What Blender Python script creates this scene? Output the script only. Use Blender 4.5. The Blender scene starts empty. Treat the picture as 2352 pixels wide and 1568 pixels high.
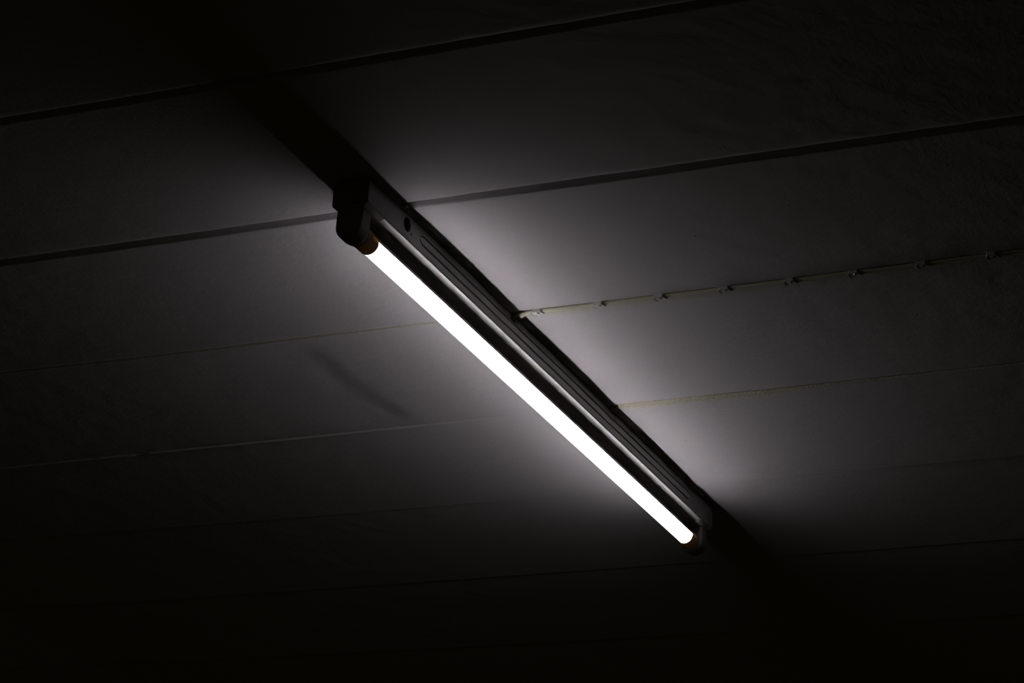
import bpy, bmesh, math, random
from mathutils import Vector, Matrix, noise

# ------------------------------------------------------------ camera, world, exposure
SC = bpy.context.scene
COL = SC.collection
CAM_Z = 1.25
CEIL = CAM_Z + 1.42                    # ceiling level
cam = bpy.data.cameras.new('camera')
cam.sensor_width = 36.0
cam.lens = 5824.27 / 2352 * 36.0
cam.clip_start = 0.05
cam_ob = bpy.data.objects.new('camera', cam)
COL.objects.link(cam_ob)
right = Vector((0.90529914, 0.41756579, 0.07792483))
up = Vector((0.10381587, -0.39538873, 0.91262808))
fwd = Vector((-0.41189287, 0.81811158, 0.40129504))
m = Matrix((right, up, -fwd)).transposed().to_4x4()
m.translation = (0, 0, CAM_Z)
cam_ob.matrix_world = m
SC.camera = cam_ob

w = bpy.data.worlds.new('dim_room')
SC.world = w
w.use_nodes = True
w.node_tree.nodes['Background'].inputs[0].default_value = (1.0, 0.82, 0.22, 1)
w.node_tree.nodes['Background'].inputs[1].default_value = 0.0030

SC.view_settings.view_transform = 'Standard'
SC.view_settings.look = 'None'
SC.view_settings.gamma = 1.0
SC.view_settings.exposure = 0.0
SC.view_settings.use_curve_mapping = False

TUBE_STRENGTH = 91.0
TUBE_STRENGTH_BELLY = 2.0
TUBE_COLOR = (0.985, 0.95, 0.98, 1)

# ------------------------------------------------------------ materials
def new_mat(name):
    mt = bpy.data.materials.new(name)
    mt.use_nodes = True
    nt = mt.node_tree
    return mt, nt, nt.nodes['Principled BSDF']

def plain(name, col, rough=0.5, metal=0.0, bump=0.0, scale=300, coords='Object', spec=0.5):
    mt, nt, p = new_mat(name)
    p.inputs['Roughness'].default_value = rough
    p.inputs['Metallic'].default_value = metal
    p.inputs['Specular IOR Level'].default_value = spec
    tc = nt.nodes.new('ShaderNodeTexCoord')
    n = nt.nodes.new('ShaderNodeTexNoise')
    n.inputs['Scale'].default_value = scale
    n.inputs['Detail'].default_value = 4
    nt.links.new(tc.outputs[coords], n.inputs['Vector'])
    r = nt.nodes.new('ShaderNodeMix'); r.data_type = 'RGBA'
    r.inputs[6].default_value = (*[c * 0.9 for c in col], 1)
    r.inputs[7].default_value = (*[min(1, c * 1.06) for c in col], 1)
    nt.links.new(n.outputs['Fac'], r.inputs[0])
    nt.links.new(r.outputs[2], p.inputs['Base Color'])
    if bump:
        b = nt.nodes.new('ShaderNodeBump')
        b.inputs['Strength'].default_value = bump
        b.inputs['Distance'].default_value = 0.0005
        nt.links.new(n.outputs['Fac'], b.inputs['Height'])
        nt.links.new(b.outputs['Normal'], p.inputs['Normal'])
    return mt

M_HOUSING = plain('white_enamel', (0.34, 0.332, 0.31), 0.38, scale=40, spec=0.45)
M_PLASTIC = plain('aged_white_plastic', (0.30, 0.285, 0.24), 0.5, scale=60, spec=0.2)
M_SINK = plain('brushed_aluminium', (0.42, 0.38, 0.38), 0.42, metal=0.7, scale=200)
M_CABLE = plain('cream_cable_sheath', (0.50, 0.48, 0.36), 0.6, bump=0.3, scale=120, spec=0.25)
M_CLIP = plain('white_clip_plastic', (0.50, 0.48, 0.47), 0.55, scale=120, spec=0.3)
M_NAIL = plain('steel_nail', (0.3, 0.29, 0.28), 0.4, metal=0.9)
M_DARK = plain('housing_inner_steel', (0.02, 0.02, 0.018), 0.8)

def emit_mat():
    # opal diffuser: the strips beside the metal back glow strongest, the belly softer
    mt, nt, p = new_mat('lit_diffuser')
    p.inputs['Base Color'].default_value = (0.8, 0.8, 0.8, 1)
    p.inputs['Emission Color'].default_value = TUBE_COLOR
    tc = nt.nodes.new('ShaderNodeTexCoord')
    sx = nt.nodes.new('ShaderNodeSeparateXYZ')
    nt.links.new(tc.outputs['Object'], sx.inputs[0])
    mr = nt.nodes.new('ShaderNodeMapRange'); mr.interpolation_type = 'SMOOTHSTEP'
    mr.inputs['From Min'].default_value = -0.0625 - 0.0130 * 0.10
    mr.inputs['From Max'].default_value = -0.0625 + 0.0130 * 0.20
    mr.inputs['To Min'].default_value = TUBE_STRENGTH_BELLY
    mr.inputs['To Max'].default_value = TUBE_STRENGTH
    nt.links.new(sx.outputs[2], mr.inputs['Value'])
    # the light thins out towards both ends of the tube
    for e0, e1 in ((0.050, 0.200), (1.148, 0.990)):
        me_ = nt.nodes.new('ShaderNodeMapRange'); me_.interpolation_type = 'SMOOTHSTEP'
        me_.inputs['From Min'].default_value = min(e0, e1); me_.inputs['From Max'].default_value = max(e0, e1)
        me_.inputs['To Min'].default_value = 0.35 if e0 < e1 else 1.0
        me_.inputs['To Max'].default_value = 1.0 if e0 < e1 else 0.35
        nt.links.new(sx.outputs[1], me_.inputs['Value'])
        mu = nt.nodes.new('ShaderNodeMath'); mu.operation = 'MULTIPLY'
        nt.links.new(mr.outputs[0], mu.inputs[0]); nt.links.new(me_.outputs[0], mu.inputs[1])
        mr = mu
    mxx = nt.nodes.new('ShaderNodeMath'); mxx.operation = 'MAXIMUM'; mxx.inputs[1].default_value = 1.9
    nt.links.new(mr.outputs[0], mxx.inputs[0])
    nt.links.new(mxx.outputs[0], p.inputs['Emission Strength'])
    return mt
M_LIT = emit_mat()

def cap_mat():
    mt, nt, p = new_mat('translucent_end_cap')
    nt.nodes.remove(p)
    out = nt.nodes['Material Output']
    d = nt.nodes.new('ShaderNodeBsdfDiffuse'); d.inputs[0].default_value = (0.30, 0.25, 0.20, 1)
    t = nt.nodes.new('ShaderNodeBsdfTranslucent'); t.inputs[0].default_value = (0.20, 0.14, 0.085, 1)
    n = nt.nodes.new('ShaderNodeTexNoise'); n.inputs['Scale'].default_value = 40
    mp = nt.nodes.new('ShaderNodeMapRange')
    mp.inputs['To Min'].default_value = 0.32; mp.inputs['To Max'].default_value = 0.42
    nt.links.new(n.outputs['Fac'], mp.inputs['Value'])
    mx = nt.nodes.new('ShaderNodeMixShader')
    nt.links.new(mp.outputs[0], mx.inputs[0])
    nt.links.new(d.outputs[0], mx.inputs[1]); nt.links.new(t.outputs[0], mx.inputs[2])
    nt.links.new(mx.outputs[0], out.inputs['Surface'])
    return mt
M_CAP = cap_mat()

def ceiling_mat():
    mt, nt, p = new_mat('painted_ceiling_boards')
    L = nt.links.new
    p.inputs['Roughness'].default_value = 0.85
    p.inputs['Specular IOR Level'].default_value = 0.12
    tc = nt.nodes.new('ShaderNodeTexCoord')
    # paint tone: faint mottling
    n1 = nt.nodes.new('ShaderNodeTexNoise'); n1.inputs['Scale'].default_value = 5; n1.inputs['Detail'].default_value = 6
    L(tc.outputs['Object'], n1.inputs['Vector'])
    c1 = nt.nodes.new('ShaderNodeMix'); c1.data_type = 'RGBA'
    c1.inputs[6].default_value = (0.50, 0.475, 0.485, 1); c1.inputs[7].default_value = (0.56, 0.535, 0.55, 1)
    L(n1.outputs['Fac'], c1.inputs[0])
    at = nt.nodes.new('ShaderNodeAttribute'); at.attribute_name = 'filler'
    c2 = nt.nodes.new('ShaderNodeMix'); c2.data_type = 'RGBA'
    L(at.outputs['Fac'], c2.inputs[0]); L(c1.outputs[2], c2.inputs[6])
    c2.inputs[7].default_value = (0.50, 0.48, 0.37, 1)
    L(c2.outputs[2], p.inputs['Base Color'])
    # fine paint grain + brush strokes running askew + rare pimples
    mp = nt.nodes.new('ShaderNodeMapping'); mp.inputs['Rotation'].default_value = (0, 0, math.radians(6)); mp.inputs['Scale'].default_value = (500, 45, 1)
    L(tc.outputs['Object'], mp.inputs['Vector'])
    n2 = nt.nodes.new('ShaderNodeTexNoise'); n2.inputs['Scale'].default_value = 1; n2.inputs['Detail'].default_value = 2
    L(mp.outputs[0], n2.inputs['Vector'])
    n3 = nt.nodes.new('ShaderNodeTexNoise'); n3.inputs['Scale'].default_value = 28; n3.inputs['Detail'].default_value = 5; n3.inputs['Roughness'].default_value = 0.45
    L(tc.outputs['Object'], n3.inputs['Vector'])
    v = nt.nodes.new('ShaderNodeTexVoronoi'); v.inputs['Scale'].default_value = 38
    L(tc.outputs['Object'], v.inputs['Vector'])
    r = nt.nodes.new('ShaderNodeMapRange'); r.inputs['From Min'].default_value = 0.0; r.inputs['From Max'].default_value = 0.09
    r.inputs['To Min'].default_value = 1.0; r.inputs['To Max'].default_value = 0.0
    L(v.outputs['Distance'], r.inputs['Value'])
    n5 = nt.nodes.new('ShaderNodeTexNoise'); n5.inputs['Scale'].default_value = 7; L(tc.outputs['Object'], n5.inputs['Vector'])
    g = nt.nodes.new('ShaderNodeMath'); g.operation = 'GREATER_THAN'; g.inputs[1].default_value = 0.52; L(n5.outputs['Fac'], g.inputs[0])
    pm = nt.nodes.new('ShaderNodeMath'); pm.operation = 'MULTIPLY'; L(r.outputs[0], pm.inputs[0]); L(g.outputs[0], pm.inputs[1])
    def madd(a, k, b=None):
        x = nt.nodes.new('ShaderNodeMath'); x.operation = 'MULTIPLY_ADD'
        L(a, x.inputs[0]); x.inputs[1].default_value = k
        if b is None: x.inputs[2].default_value = 0
        else: L(b, x.inputs[2])
        return x.outputs[0]
    h = madd(n2.outputs["Fac"], 0.14)
    h = madd(n3.outputs['Fac'], 1.1, h)
    h = madd(pm.outputs[0], 0.55, h)
    n6 = nt.nodes.new('ShaderNodeTexNoise'); n6.inputs['Scale'].default_value = 130; n6.inputs['Detail'].default_value = 3
    L(tc.outputs['Object'], n6.inputs['Vector'])
    h = madd(n6.outputs['Fac'], 0.36, h)
    # gritty filler in the stopped joints
    n4 = nt.nodes.new('ShaderNodeTexNoise'); n4.inputs['Scale'].default_value = 320; n4.inputs['Detail'].default_value = 3
    L(tc.outputs['Object'], n4.inputs['Vector'])
    gm = nt.nodes.new('ShaderNodeMath'); gm.operation = 'MULTIPLY'; L(n4.outputs['Fac'], gm.inputs[0]); L(at.outputs['Fac'], gm.inputs[1])
    h = madd(gm.outputs[0], 1.6, h)
    b = nt.nodes.new('ShaderNodeBump'); b.invert = True
    b.inputs['Strength'].default_value = 1.0; b.inputs['Distance'].default_value = 0.0011
    L(h, b.inputs['Height']); L(b.outputs['Normal'], p.inputs['Normal'])
    return mt
M_CEIL = ceiling_mat()

# ------------------------------------------------------------ helpers
def link(name, bm, mat, parent=None, smooth=False, mats=None):
    me = bpy.data.meshes.new(name)
    bmesh.ops.recalc_face_normals(bm, faces=bm.faces)
    bm.to_mesh(me); bm.free()
    for f in me.polygons: f.use_smooth = smooth
    for mm in (mats or [mat]): me.materials.append(mm)
    o = bpy.data.objects.new(name, me)
    COL.objects.link(o)
    if parent: o.parent = parent
    return o

def tag(o, label, cat, group=None):
    o['label'] = label; o['category'] = cat
    if group: o['group'] = group

def empty(name, loc):
    o = bpy.data.objects.new(name, None); COL.objects.link(o); o.location = loc
    o.empty_display_size = 0.05
    return o

def prism(bm, outline, y0, y1, bev=0.0, n=3):
    """outline (x,z) extruded in y, rims rounded by bev"""
    cx = sum(p[0] for p in outline) / len(outline); cz = sum(p[1] for p in outline) / len(outline)
    def inset(d):
        if d <= 0: return outline
        res = []; N = len(outline)
        area = sum(outline[i][0] * outline[(i + 1) % N][1] - outline[(i + 1) % N][0] * outline[i][1] for i in range(N))
        s = 1 if area > 0 else -1
        for i in range(N):
            a = Vector(outline[i - 1]); b = Vector(outline[i]); c = Vector(outline[(i + 1) % N])
            e1 = (b - a).normalized(); e2 = (c - b).normalized()
            n1 = Vector((-e1.y, e1.x)) * s; n2 = Vector((-e2.y, e2.x)) * s
            nn = (n1 + n2); k = max(0.4, 1 + n1.dot(n2)); res.append(tuple(b + nn * (d / k)))
        return res
    rings = []
    sections = []
    if bev > 0:
        for i in range(n + 1):
            a = math.pi / 2 * i / n
            sections.append((y0 + bev * (1 - math.sin(a)), bev * (1 - math.cos(a))))
        sections = [(y0 + bev * (1 - math.cos(math.pi / 2 * i / n)), bev * (1 - math.sin(math.pi / 2 * i / n))) for i in range(n + 1)]
        sections += [(y1 - bev * (1 - math.cos(math.pi / 2 * i / n)), bev * (1 - math.sin(math.pi / 2 * i / n))) for i in range(n, -1, -1)]
    else:
        sections = [(y0, 0), (y1, 0)]
    for y, d in sections:
        rings.append([bm.verts.new((p[0], y, p[1])) for p in inset(d)])
    N = len(outline)
    for a, b in zip(rings, rings[1:]):
        for i in range(N):
            bm.faces.new((a[i], a[(i + 1) % N], b[(i + 1) % N], b[i]))
    bm.faces.new(rings[0]); bm.faces.new(rings[-1])

def lathe_y(bm, prof, seg=40, cx=0, cz=0, closed=False):
    rings = []
    for r, y in prof:
        rings.append([bm.verts.new((cx + r * math.cos(2 * math.pi * i / seg), y, cz + r * math.sin(2 * math.pi * i / seg))) for i in range(seg)])
    pairs = list(zip(rings, rings[1:]))
    if closed: pairs.append((rings[-1], rings[0]))
    for a, b in pairs:
        for i in range(seg):
            bm.faces.new((a[i], a[(i + 1) % seg], b[(i + 1) % seg], b[i]))
    return rings

def tube_path(bm, pts, rad, seg=14, flat=1.0, cap=True):
    rings = []
    for i, p in enumerate(pts):
        a = Vector(pts[max(0, i - 1)]); b = Vector(pts[min(len(pts) - 1, i + 1)])
        t = (b - a).normalized()
        s = t.cross(Vector((0, 0, 1))).normalized(); u = s.cross(t).normalized()
        rings.append([bm.verts.new(Vector(p) + s * rad * math.cos(2 * math.pi * k / seg) + u * rad * flat * math.sin(2 * math.pi * k / seg)) for k in range(seg)])
    for a, b in zip(rings, rings[1:]):
        for k in range(seg):
            bm.faces.new((a[k], a[(k + 1) % seg], b[(k + 1) % seg], b[k]))
    if cap: bm.faces.new(rings[0]); bm.faces.new(rings[-1])

# ------------------------------------------------------------ ceiling of long boards with joints
JY = [2.1330, 2.4695, 2.8053, 3.1430, 3.4790, 3.8310, 4.2085]      # near lip of each joint
JW = [0.0155, 0.0180, 0.0135, 0.0100, 0.0040, 0.0050, 0.0050]      # width
JD = [0.0110, 0.0120, 0.0060, 0.0016, 0.0011, 0.0035, 0.0035]      # depth
JL = [0.0008, 0.0007, 0.0002, 0.0003, 0.0001, 0.0001, 0.0001]      # rounding of the near lip
EXTRA = [0.44, 0.78, 1.12, 1.455, 1.79, 4.54, 4.88, 5.22, 5.56]
joints = sorted([(y, w_, d, l) for y, w_, d, l in zip(JY, JW, JD, JL)] + [(y, 0.014 if y < 2 else 0.005, 0.007 if y < 2 else 0.002, 0.0003) for y in EXTRA])
X0, X1, Y0, Y1 = -5.2, 1.4, 0.2, 6.2
LAMP_X = -1.4434

xs = []
x = X0
while x < X1:
    xs.append(x)
    x += 0.008 if -2.6 < x < -0.35 else (0.016 if -3.5 < x < 0 else 0.08)
xs.append(X1)
ys = [Y0]
bounds = [Y0] + [j[0] for j in joints] + [Y1]
for k in range(len(bounds) - 1):
    a, b = bounds[k], bounds[k + 1]
    st = a
    if k > 0:
        yj, w_, d, l = joints[k - 1]
        for t in (0.04, 0.12, 0.25, 0.4, 0.55, 0.7, 0.82, 0.92, 1.0, 1.12, 1.3):
            ys.append(yj + w_ * t)
        st = yj + w_ * 1.3
    en = b - 0.012
    n = 22 if 2.2 < b < 4.4 else 8
    for i in range(1, n + 1): ys.append(st + (en - st) * i / n)
    if k < len(bounds) - 2:
        for e in (0.008, 0.0045, 0.0025, 0.001, 0.0): ys.append(b - e)
ys.append(Y1)

def sm(t):
    t = max(0.0, min(1.0, t)); return t * t * (3 - 2 * t)

def jnoise(x, s, k):
    return noise.noise(Vector((x * s, k * 7.3, 1.7)))

# the boards are not laid dead straight: offset of each joint at 1 m left / right of the lamp (grows with the square)
WL = [0.0, 0.0, 0.010, 0.012, 0.026, 0.0135, 0.022, 0.020, 0.020]
WR = [0.0, 0.016, 0.022, 0.0095, 0.012, 0.015, 0.013, 0.010, 0.010]
WY = [Y0] + JY + [Y1]
def warp(x, y):
    d = x - LAMP_X
    W = WR if d > 0 else WL
    d2 = min(d * d, 1.6)
    for k in range(len(WY) - 1):
        if WY[k] <= y <= WY[k + 1]:
            t = (y - WY[k]) / (WY[k + 1] - WY[k])
            return (W[k] * (1 - t) + W[k + 1] * t) * d2
    return 0.0
def falloff_rise(x):
    return 0.007 * min(4.0, (abs(x - LAMP_X) / 0.8) ** 2)

def height(x, y):
    """up is positive; returns (z, filler amount)"""
    z = 0.0011 * noise.noise(Vector((x * 2.3, y * 2.3, 0.3))) + 0.00035 * noise.noise(Vector((x * 11, y * 11, 4.0)))
    # added bow: boards rise away from the fitting to dim the far ceiling
    z += falloff_rise(x)
    fil = 0.0
    for k, (yj, w_, d, l) in enumerate(joints):
        dy = y - yj
        if dy < -0.02 or dy > 0.09: continue
        kk = JY.index(yj) if yj in JY else -1
        wd, dd = w_, d
        wob = 1 + 0.10 * jnoise(x, 9, k)
        if kk == 2:
            if x > LAMP_X:                       # the cable groove
                if -0.02 < dy <= 0: z += 0
                open_ = 1.0
                if -1.355 < x < -1.338 or -0.882 < x < -0.868: open_ = 0.25
                if 0.0 <= dy < w_:
                    t = dy / w_
                    z += open_ * 0.007 * sm(t / 0.10) * (1 - sm((t - 0.55) / 0.45))
                if 0 <= dy < w_ * 1.3: fil = max(fil, 0.5)
            else:                                # filled, ragged line
                wd = 0.0055 * wob; dd = 0.0022 + 0.001 * jnoise(x, 60, k)
                if 0 <= dy < wd:
                    z += dd * sm(dy / wd / 0.2) * (1 - sm((dy / wd - 0.45) / 0.55))
                if 0 <= dy < wd * 1.3: fil = max(fil, 0.75)
            continue
        if kk == 3:
            if x > LAMP_X:
                wd = 0.0135 - 0.007 * sm((x + 1.30) / 0.35)
                dd = 0.0034 + 0.0008 * jnoise(x, 80, k)
                fw = 1.0 - 0.6 * sm((x + 1.1) / 0.3)
            else:
                wd = 0.0075; dd = 0.0; fw = 0.15
                if 0 <= dy < wd and abs(x + 2.24) > 0.014:      # a proud bead of filler
                    z -= (0.0026 + 0.0003 * jnoise(x, 20, k)) * math.sin(dy / wd * math.pi) ** 1.3
            if 0 <= dy < wd:
                z += dd * sm(dy / wd / 0.2) * (1 - sm((dy / wd - 0.35) / 0.65))
            if 0 <= dy < wd * 1.25: fil = max(fil, fw)
            # lip above
            if -0.004 < dy < 0: z += 0.0002 * (1 + dy / 0.004)
            continue
        if kk >= 4:                              # butt joints, far board a hair higher
            if 0 < dy < 0.09: z += (0.0009 + 0.0003 * jnoise(x, 14, k)) * (1 - sm(dy / 0.09)) * sm(dy / 0.0006)
            continue
        wd = w_ * wob
        if -0.008 < dy <= 0:
            z += l * (1 + dy / 0.008) ** 2 * (1 + 0.6 * jnoise(x, 35, k))
        if 0 < dy < wd:
            t = dy / wd
            z += l * (1 - t) + d * sm(t / 0.12) * (1 - sm((t - 0.5) / 0.5) ** 0.8)
    # boards are very slightly cupped
    for k in range(len(bounds) - 1):
        a, b = bounds[k], bounds[k + 1]
        if a <= y <= b:
            t = (y - a) / (b - a)
            z += 0.0012 * (4 * t * (1 - t))
            if abs(a - 3.4790) < 1e-3:
                z += 0.0030 * (1 - (1 - t) ** 3) - 0.0030 * t
            break
    # long shallow trowel hollow on the left of the lamp
    if 2.817 < y < 3.141 and x < -1.6:
        t = (y - 2.8053) / 0.3377
        xc = -1.755 + 0.004 * math.sin(t * 9) + 0.016 * t * t
        env = sm((y - 2.817) / 0.06) * (1 - sm((y - 3.10) / 0.05))
        dx = xc - x
        z += env * 0.0027 * sm((dx + 0.022) / 0.044) * (1 - sm((dx - 0.03) / 0.35))
    return z, fil

bm = bmesh.new()
grid = []; fils = []
for y in ys:
    row = []
    for x in xs:
        z, f = height(x, y)
        row.append(bm.verts.new((x, y + warp(x, y), z))); fils.append(f)
    grid.append(row)
for i in range(len(ys) - 1):
    for j in range(len(xs) - 1):
        bm.faces.new((grid[i][j], grid[i][j + 1], grid[i + 1][j + 1], grid[i + 1][j]))
# slab thickness above
top = [bm.verts.new((x, y, 0.06)) for x, y in ((X0, Y0), (X1, Y0), (X1, Y1), (X0, Y1))]
bm.faces.new(top)
nfil = len(fils)
bm.faces.new([top[0]] + [grid[0][j] for j in range(len(xs))] + [top[1]])
bm.faces.new([top[1]] + [grid[i][-1] for i in range(len(ys))] + [top[2]])
bm.faces.new([top[2]] + [grid[-1][j] for j in range(len(xs) - 1, -1, -1)] + [top[3]])
bm.faces.new([top[3]] + [grid[i][0] for i in range(len(ys) - 1, -1, -1)] + [top[0]])
ceiling = link('ceiling', bm, M_CEIL, smooth=True)
ceiling.location = (0, 0, CEIL)
ceiling['kind'] = 'structure'
att = ceiling.data.attributes.new('filler', 'FLOAT', 'POINT')
vals = fils + [0.0] * 4
att.data.foreach_set('value', vals)
for f in list(ceiling.data.polygons)[-5:]: f.use_smooth = False

# ------------------------------------------------------------ batten light fitting
# local frame: x across, y along (0 = near end), z down from the ceiling
LY0, LEN = 2.394, 1.192
HW, HD = 0.0246, 0.0348
TZ, TR = -0.0625, 0.0130
lamp = empty('batten_light', (LAMP_X, LY0, CEIL))
tag(lamp, 'long white batten light fitting with one glowing tube fixed across the ceiling boards', 'ceiling light')

# housing: folded sheet channel with a long pressed rib in each side
def housing_section(y):
    c = -0.0170; hw = 0.0058; e = 0.0013
    a, b = 0.141, 1.093
    k = 0.0
    R = 0.010
    if a < y < b:
        d = min(y - a, b - y)
        k = 1.0 if d > R else math.sqrt(max(0, 1 - (1 - d / R) ** 2))
    h = max(hw * k, 0.0002); ee = e * (1.0 if k > 0.5 else k * 2)
    w_ = 0.0015; ee = 0.0024 * min(1.0, k * 1.5)
    h = max(hw * k, 0.0017)
    side = [(HW, -0.0003), (HW, c + h + w_), (HW - ee, c + h + 0.0002), (HW - ee, c + h - 0.0002), (HW, c + h - w_),
            (HW, c - h + w_), (HW - ee, c - h + 0.0002), (HW - ee, c - h - 0.0002), (HW, c - h - w_),
            (HW, -HD + 0.0016), (HW - 0.0003, -HD + 0.0007), (HW - 0.0010, -HD + 0.0002), (HW - 0.0022, -HD)]
    return side
bm = bmesh.new()
secs = [0.003]
y = 0.02
for yy in (0.141, 1.093):
    for i in range(-1, 9):
        t = i / 8 * 0.010
        secs.append(yy + t + 0.00005 if yy < 0.5 else yy - t - 0.00005)
secs += [0.03 + 0.055 * i for i in range(21) if abs(0.03 + 0.055 * i - 0.141) > 0.02 and abs(0.03 + 0.055 * i - 1.093) > 0.02]
secs += [LEN - 0.003]
secs = sorted(set(secs))
rings = []
for y in secs:
    s = housing_section(y)
    out = s + [(-x_, z_) for x_, z_ in reversed(s)]
    th = 0.0011
    inn = [(HW - 0.0032, -0.0003), (HW - 0.0032, -HD + 0.0025), (-HW + 0.0032, -HD + 0.0025), (-HW + 0.0032, -0.0003)]
    loop = out + [(-HW + 0.0032, -0.0003), (-HW + 0.0032, -HD + 0.0025), (HW - 0.0032, -HD + 0.0025), (HW - 0.0032, -0.0003)]
    rings.append([bm.verts.new((p[0], y, p[1])) for p in loop])
N = len(rings[0])
for a, b in zip(rings, rings[1:]):
    for i in range(N):
        bm.faces.new((a[i], a[(i + 1) % N], b[(i + 1) % N], b[i]))
bm.faces.new(rings[0]); bm.faces.new(rings[-1])
housing = link('housing', bm, M_HOUSING, lamp)
# punched knock-out hole in the right side, cable slot beside the ceiling
def cutter(loc, r, depth, seg=28, box=None):
    b = bmesh.new()
    if box:
        bmesh.ops.create_cube(b, size=1, matrix=Matrix.Translation(loc) @ Matrix.Diagonal((*box, 1)))
    else:
        bmesh.ops.create_cone(b, cap_ends=True, segments=seg, radius1=r, radius2=r, depth=depth,
                              matrix=Matrix.Translation(loc) @ Matrix.Rotation(math.pi / 2, 4, 'Y'))
    me = bpy.data.meshes.new('cut'); b.to_mesh(me); b.free()
    o = bpy.data.objects.new('cut', me); COL.objects.link(o)
    return o
cuts = [cutter((HW, 0.1045, -0.0150), 0.0095, 0.012), cutter((HW, 0.4215, 0.0), 0, 0, box=(0.012, 0.013, 0.018))]
for c in cuts:
    md = housing.modifiers.new('b', 'BOOLEAN'); md.operation = 'DIFFERENCE'; md.solver = 'EXACT'
    c.parent = lamp
    md.object = c
bpy.context.view_layer.update()
dg = bpy.context.evaluated_depsgraph_get()
nm = bpy.data.meshes.new_from_object(housing.evaluated_get(dg))
housing.modifiers.clear()
old = housing.data; housing.data = nm; nm.name = 'housing'
for c in cuts:
    mm = c.data; bpy.data.objects.remove(c); bpy.data.meshes.remove(mm)
bpy.data.meshes.remove(old)
if not nm.materials: nm.materials.append(M_HOUSING)
# bent knock-out tab left in the hole
bm = bmesh.new()
prism(bm, [(HW - 0.0006, -0.0215), (HW + 0.0005, -0.0215), (HW + 0.0018, -0.0245), (HW + 0.0012, -0.0255), (HW - 0.0006, -0.0225)], 0.1150, 0.1166)
link('knockout_tab', bm, M_HOUSING, housing)

# cover plate clipped between the lamp holders, faintly convex
bm = bmesh.new()
plate = []
nx = 12
wp = HW - 0.0006
for i in range(nx + 1):
    t = -1 + 2 * i / nx
    plate.append((t * wp, -HD - 0.0011 + 0.0003 * t * t + (0.0006 if abs(t) == 1 else 0)))
outl = [(-wp, -HD + 0.00005)] + plate + [(wp, -HD + 0.00005)]
prism(bm, outl, 0.047, LEN - 0.047)
link('cover_plate', bm, M_HOUSING, lamp)

# end plates with the pressed ring
def arc(cx, cz, r, a0, a1, n):
    return [(cx + r * math.cos(math.radians(a0 + (a1 - a0) * i / n)), cz + r * math.sin(math.radians(a0 + (a1 - a0) * i / n))) for i in range(n + 1)]
def end_plate(far):
    bm = bmesh.new()
    w2 = HW + 0.0004
    outl = [(w2, -0.0006), (w2, -0.0312), (-w2, -0.0322), (-w2 - 0.0002, -0.014), (-w2 + 0.001, -0.0022), (-w2 + 0.004, -0.0012), (-0.006, -0.0006)]
    prism(bm, outl, 0.0, 0.003, 0.0006, 2)
    # raised ring
    seg = 36
    prof = [(0.0118, 0.0002), (0.0118, -0.0003), (0.0124, -0.0006), (0.0130, -0.0003), (0.0130, 0.0002)]
    rs = lathe_y(bm, prof, seg, 0.0, -0.0150)
    o = link('end_plate', bm, M_PLASTIC, lamp)
    if far:
        for v in o.data.vertices: v.co.y = LEN - v.co.y
        o.data.flip_normals()
    return o
end_plate(False); end_plate(True)

# lamp holders (tombstones)
def lamp_holder(far):
    bm = bmesh.new()
    # foot under the channel
    foot = [(HW, -0.0325), (HW, -0.0350), (0.0185, -0.0392), (-0.0185, -0.0392), (-HW, -0.0345), (-HW, -0.0325)]
    prism(bm, foot, 0.0, 0.0465, 0.0012, 2)
    neck = [(0.0180, -0.0372)] + [(0.0180, -0.060)] + arc(0, TZ, 0.0178, -8, -172, 20) + [(-0.0180, -0.060), (-0.0180, -0.0372)]
    prism(bm, neck, 0.0004, 0.0265, 0.0045, 4)
    # round collar gripping the tube end
    lathe_y(bm, [(0.0, 0.0262), (0.0162, 0.0262), (0.0162, 0.0286), (0.0150, 0.0292), (0.0142, 0.0292), (0.0142, 0.0270), (0.0, 0.0270)], 40, 0, TZ)
    bmesh.ops.remove_doubles(bm, verts=bm.verts, dist=1e-6)
    o = link('lamp_holder', bm, M_PLASTIC, lamp, smooth=False)
    if far:
        for v in o.data.vertices: v.co.y = LEN - v.co.y
        o.data.flip_normals()
    for p in o.data.polygons: p.use_smooth = p.area < 6e-5
    return o
lamp_holder(False); lamp_holder(True)

# LED tube: diffuser, aluminium back, two caps
TY0, TY1 = 0.0580, 1.1400             # lit length
bm = bmesh.new()
A0, A1 = -192, 12                     # diffuser wraps a little above the horizontal
n = 40
r0 = TR - 0.0003
rs = []
for y in (TY0 - 0.010, TY1 + 0.010):
    rs.append([bm.verts.new((p[0], y, p[1])) for p in arc(0, TZ, r0, A0, A1, n)])
mid = []
for i in range(n):
    bm.faces.new((rs[0][i], rs[0][i + 1], rs[1][i + 1], rs[1][i]))
rs2 = []
for y in (TY0 - 0.010, TY1 + 0.010):
    rs2.append([bm.verts.new((p[0], y, p[1])) for p in arc(0, TZ, r0 - 0.0012, A0, A1, n)])
for i in range(n):
    bm.faces.new((rs2[0][i + 1], rs2[0][i], rs2[1][i], rs2[1][i + 1]))
bm.faces.new((rs[0][0], rs[1][0], rs2[1][0], rs2[0][0])); bm.faces.new((rs[0][n], rs2[0][n], rs2[1][n], rs[1][n]))
for s in (0, 1):
    for i in range(n): bm.faces.new((rs[s][i], rs[s][i + 1], rs2[s][i + 1], rs2[s][i]))
tube = link('light_tube', bm, M_LIT, lamp, smooth=False)
for p in tube.data.polygons: p.use_smooth = p.area > 5e-4
tube['label'] = 'glowing white tube'
bm = bmesh.new()
sink = []
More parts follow.
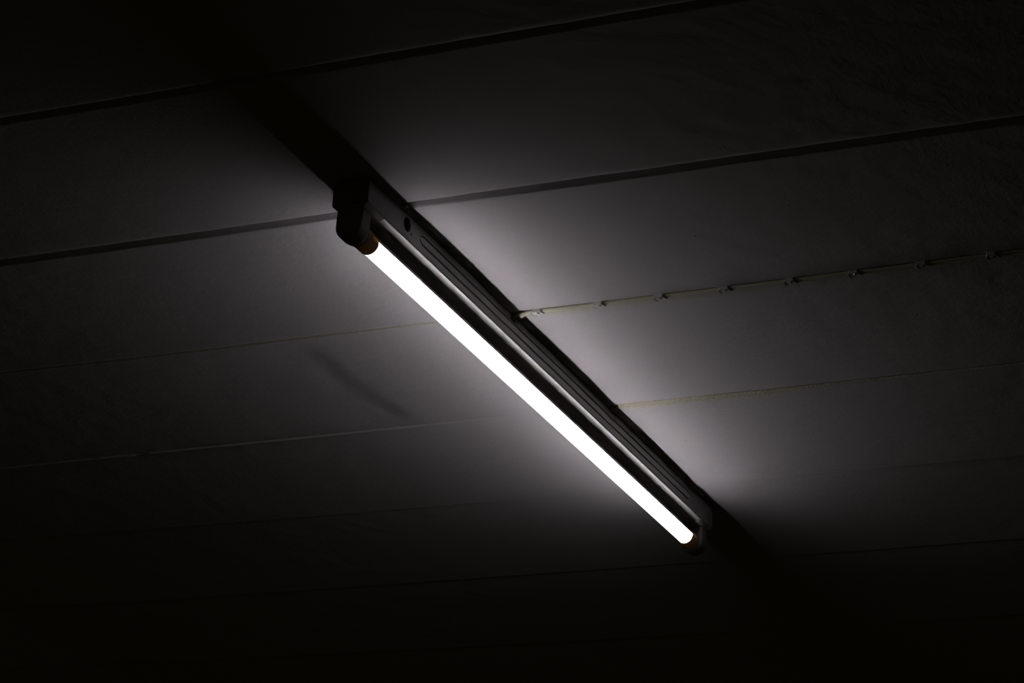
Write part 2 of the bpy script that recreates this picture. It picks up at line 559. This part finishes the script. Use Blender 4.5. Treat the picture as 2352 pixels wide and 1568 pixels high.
# small ribs on the back
sink2 = []
for i, p in enumerate(arc(0, TZ, TR, 12, 168, 56)):
    k = 1 + (0.03 if i % 4 in (1, 2) and 10 < i < 46 else 0)
    sink2.append((p[0] * k, TZ + (p[1] - TZ) * k))
sink2 += arc(0, TZ, TR - 0.0024, 168, 12, 28)
prism(bm, sink2, TY0 - 0.008, TY1 + 0.008)
so = link('heat_sink', bm, M_SINK, tube); so['label'] = 'grey metal back of the tube'
def end_cap(far):
    bm = bmesh.new()
    R = TR + 0.0009
    y1 = TY0; y0 = 0.0275
    prof = [(R - 0.0008, y1), (R, y1 - 0.0006), (R, y0 + 0.001), (R - 0.001, y0), (0.0, y0)]
    rings = lathe_y(bm, prof, 48, 0, TZ)
    inner = [(R - 0.0008, y1), (R - 0.0009, y0 + 0.012), (0.0, y0 + 0.012)]
    lathe_y(bm, inner, 48, 0, TZ)
    bmesh.ops.remove_doubles(bm, verts=bm.verts, dist=1e-6)
    o = link('end_cap', bm, M_CAP, tube, smooth=True)
    if far:
        for v in o.data.vertices: v.co.y = (TY0 + TY1) - v.co.y if v.co.y > 0.05 else min(LEN - 0.0275, (TY0 + TY1) - v.co.y)
        o.data.flip_normals()
    o['label'] = 'brownish end cap'
    return o
end_cap(False); end_cap(True)

# ------------------------------------------------------------ supply cable in the board joint
CY = 2.8053 + 0.0062
pts = []
x = 1.2
while x > -1.386:
    zz = -0.0006 + 0.0007 * noise.noise(Vector((x * 6, 0, 2)))
    pts.append((x, CY + warp(x, 2.8053) + 0.0005 * noise.noise(Vector((x * 8, 3, 0))), CEIL + falloff_rise(x) + zz))
    x -= 0.02
pts += [(-1.393, 2.8118, CEIL - 0.0006), (-1.400, 2.8125, CEIL - 0.0012), (-1.407, 2.8138, CEIL - 0.0026), (-1.413, 2.8150, CEIL - 0.0036), (-1.419, 2.8156, CEIL - 0.0038), (-1.426, 2.8158, CEIL - 0.0036)]
bm = bmesh.new()
tube_path(bm, [(p[0], p[1], p[2]) for p in pts], 0.0048, 16, 0.62)
cable = link('power_cable', bm, M_CABLE, smooth=True)
tag(cable, 'thin cream power cable running in the board joint to the light fitting', 'cable')

# clips nailed over the cable: saddle with a curled lamp-side edge, a flat body and a nail
def make_clip():
    t = bpy.data.objects.new('cable_clip', None); COL.objects.link(t); t.empty_display_size = 0.01
    bm = bmesh.new()
    # body: slab 13 mm long over the cable, wedge cut on the right
    top = 0.0; bot = -0.0050
    outline = []
    outline += [(-0.0062 + 0.0016 * math.cos(math.radians(a)), 0.0002 + 0.0052 * math.sin(math.radians(a))) for a in range(90, 271, 18)]
    outline += [(0.0040, -0.0050), (0.0056, -0.0040), (0.0088, 0.0030), (0.0066, 0.0052)]
    lo = [bm.verts.new((p[0] * 0.97, p[1] * 0.93, bot)) for p in outline]
    mi = [bm.verts.new((p[0], p[1], bot + 0.0008)) for p in outline]
    hi = [bm.verts.new((p[0] + 0.0004, p[1], top)) for p in outline]
    N = len(outline)
    for a, b in ((lo, mi), (mi, hi)):
        for i in range(N): bm.faces.new((a[i], a[(i + 1) % N], b[(i + 1) % N], b[i]))
    bm.faces.new(lo); bm.faces.new(hi)
    # curled lip along the lamp side
    lip = [(-0.0050 + 0.0034 * math.cos(math.radians(a)), 0.0002 + 0.0056 * math.sin(math.radians(a)), bot + 0.0001) for a in range(70, 291, 20)]
    tube_path(bm, lip, 0.0005, 8)
    body = link('clip_body', bm, M_CLIP, t, smooth=False)
    bm = bmesh.new()
    bmesh.ops.create_cone(bm, cap_ends=True, segments=16, radius1=0.0021, radius2=0.0016, depth=0.0016, matrix=Matrix.Translation((0.0012, -0.0016, bot - 0.0006)) @ Matrix.Rotation(math.pi, 4, 'X'))
    bmesh.ops.create_cone(bm, cap_ends=True, segments=10, radius1=0.0008, radius2=0.0008, depth=0.006, matrix=Matrix.Translation((0.0012, -0.0016, bot + 0.003)))
    link('nail', bm, M_NAIL, t, smooth=False)
    return t
CLIPS = [-1.3790, -1.2885, -1.2011, -1.1095, -1.0196, -0.9335, -0.8439, -0.7536]
WHERE = ['white plastic cable clip nearest the light fitting, half in its shadow',
         'white plastic cable clip second from the light fitting, brightly lit',
         'white plastic cable clip third from the light fitting',
         'white plastic cable clip fourth from the light fitting',
         'white plastic cable clip fifth from the light fitting, in dim light',
         'white plastic cable clip sixth from the light fitting, in near dark',
         'white plastic cable clip seventh from the light fitting, barely lit',
         'white plastic cable clip farthest from the light fitting, by the photo edge']
proto = make_clip()
for i, x in enumerate(CLIPS):
    if i == 0: c = proto
    else:
        c = proto.copy(); COL.objects.link(c)
        for ch in list(proto.children):
            d = ch.copy(); COL.objects.link(d); d.parent = c
    c.location = (x, CY + warp(x, 2.8053) - 0.0022, CEIL + falloff_rise(x) + 0.0004)
    c.rotation_euler = (0, 0, math.radians([4, -2, 1, 3, -1, 2, 0, -3][i]))
    tag(c, WHERE[i], 'cable clip', 'clips along the cable')
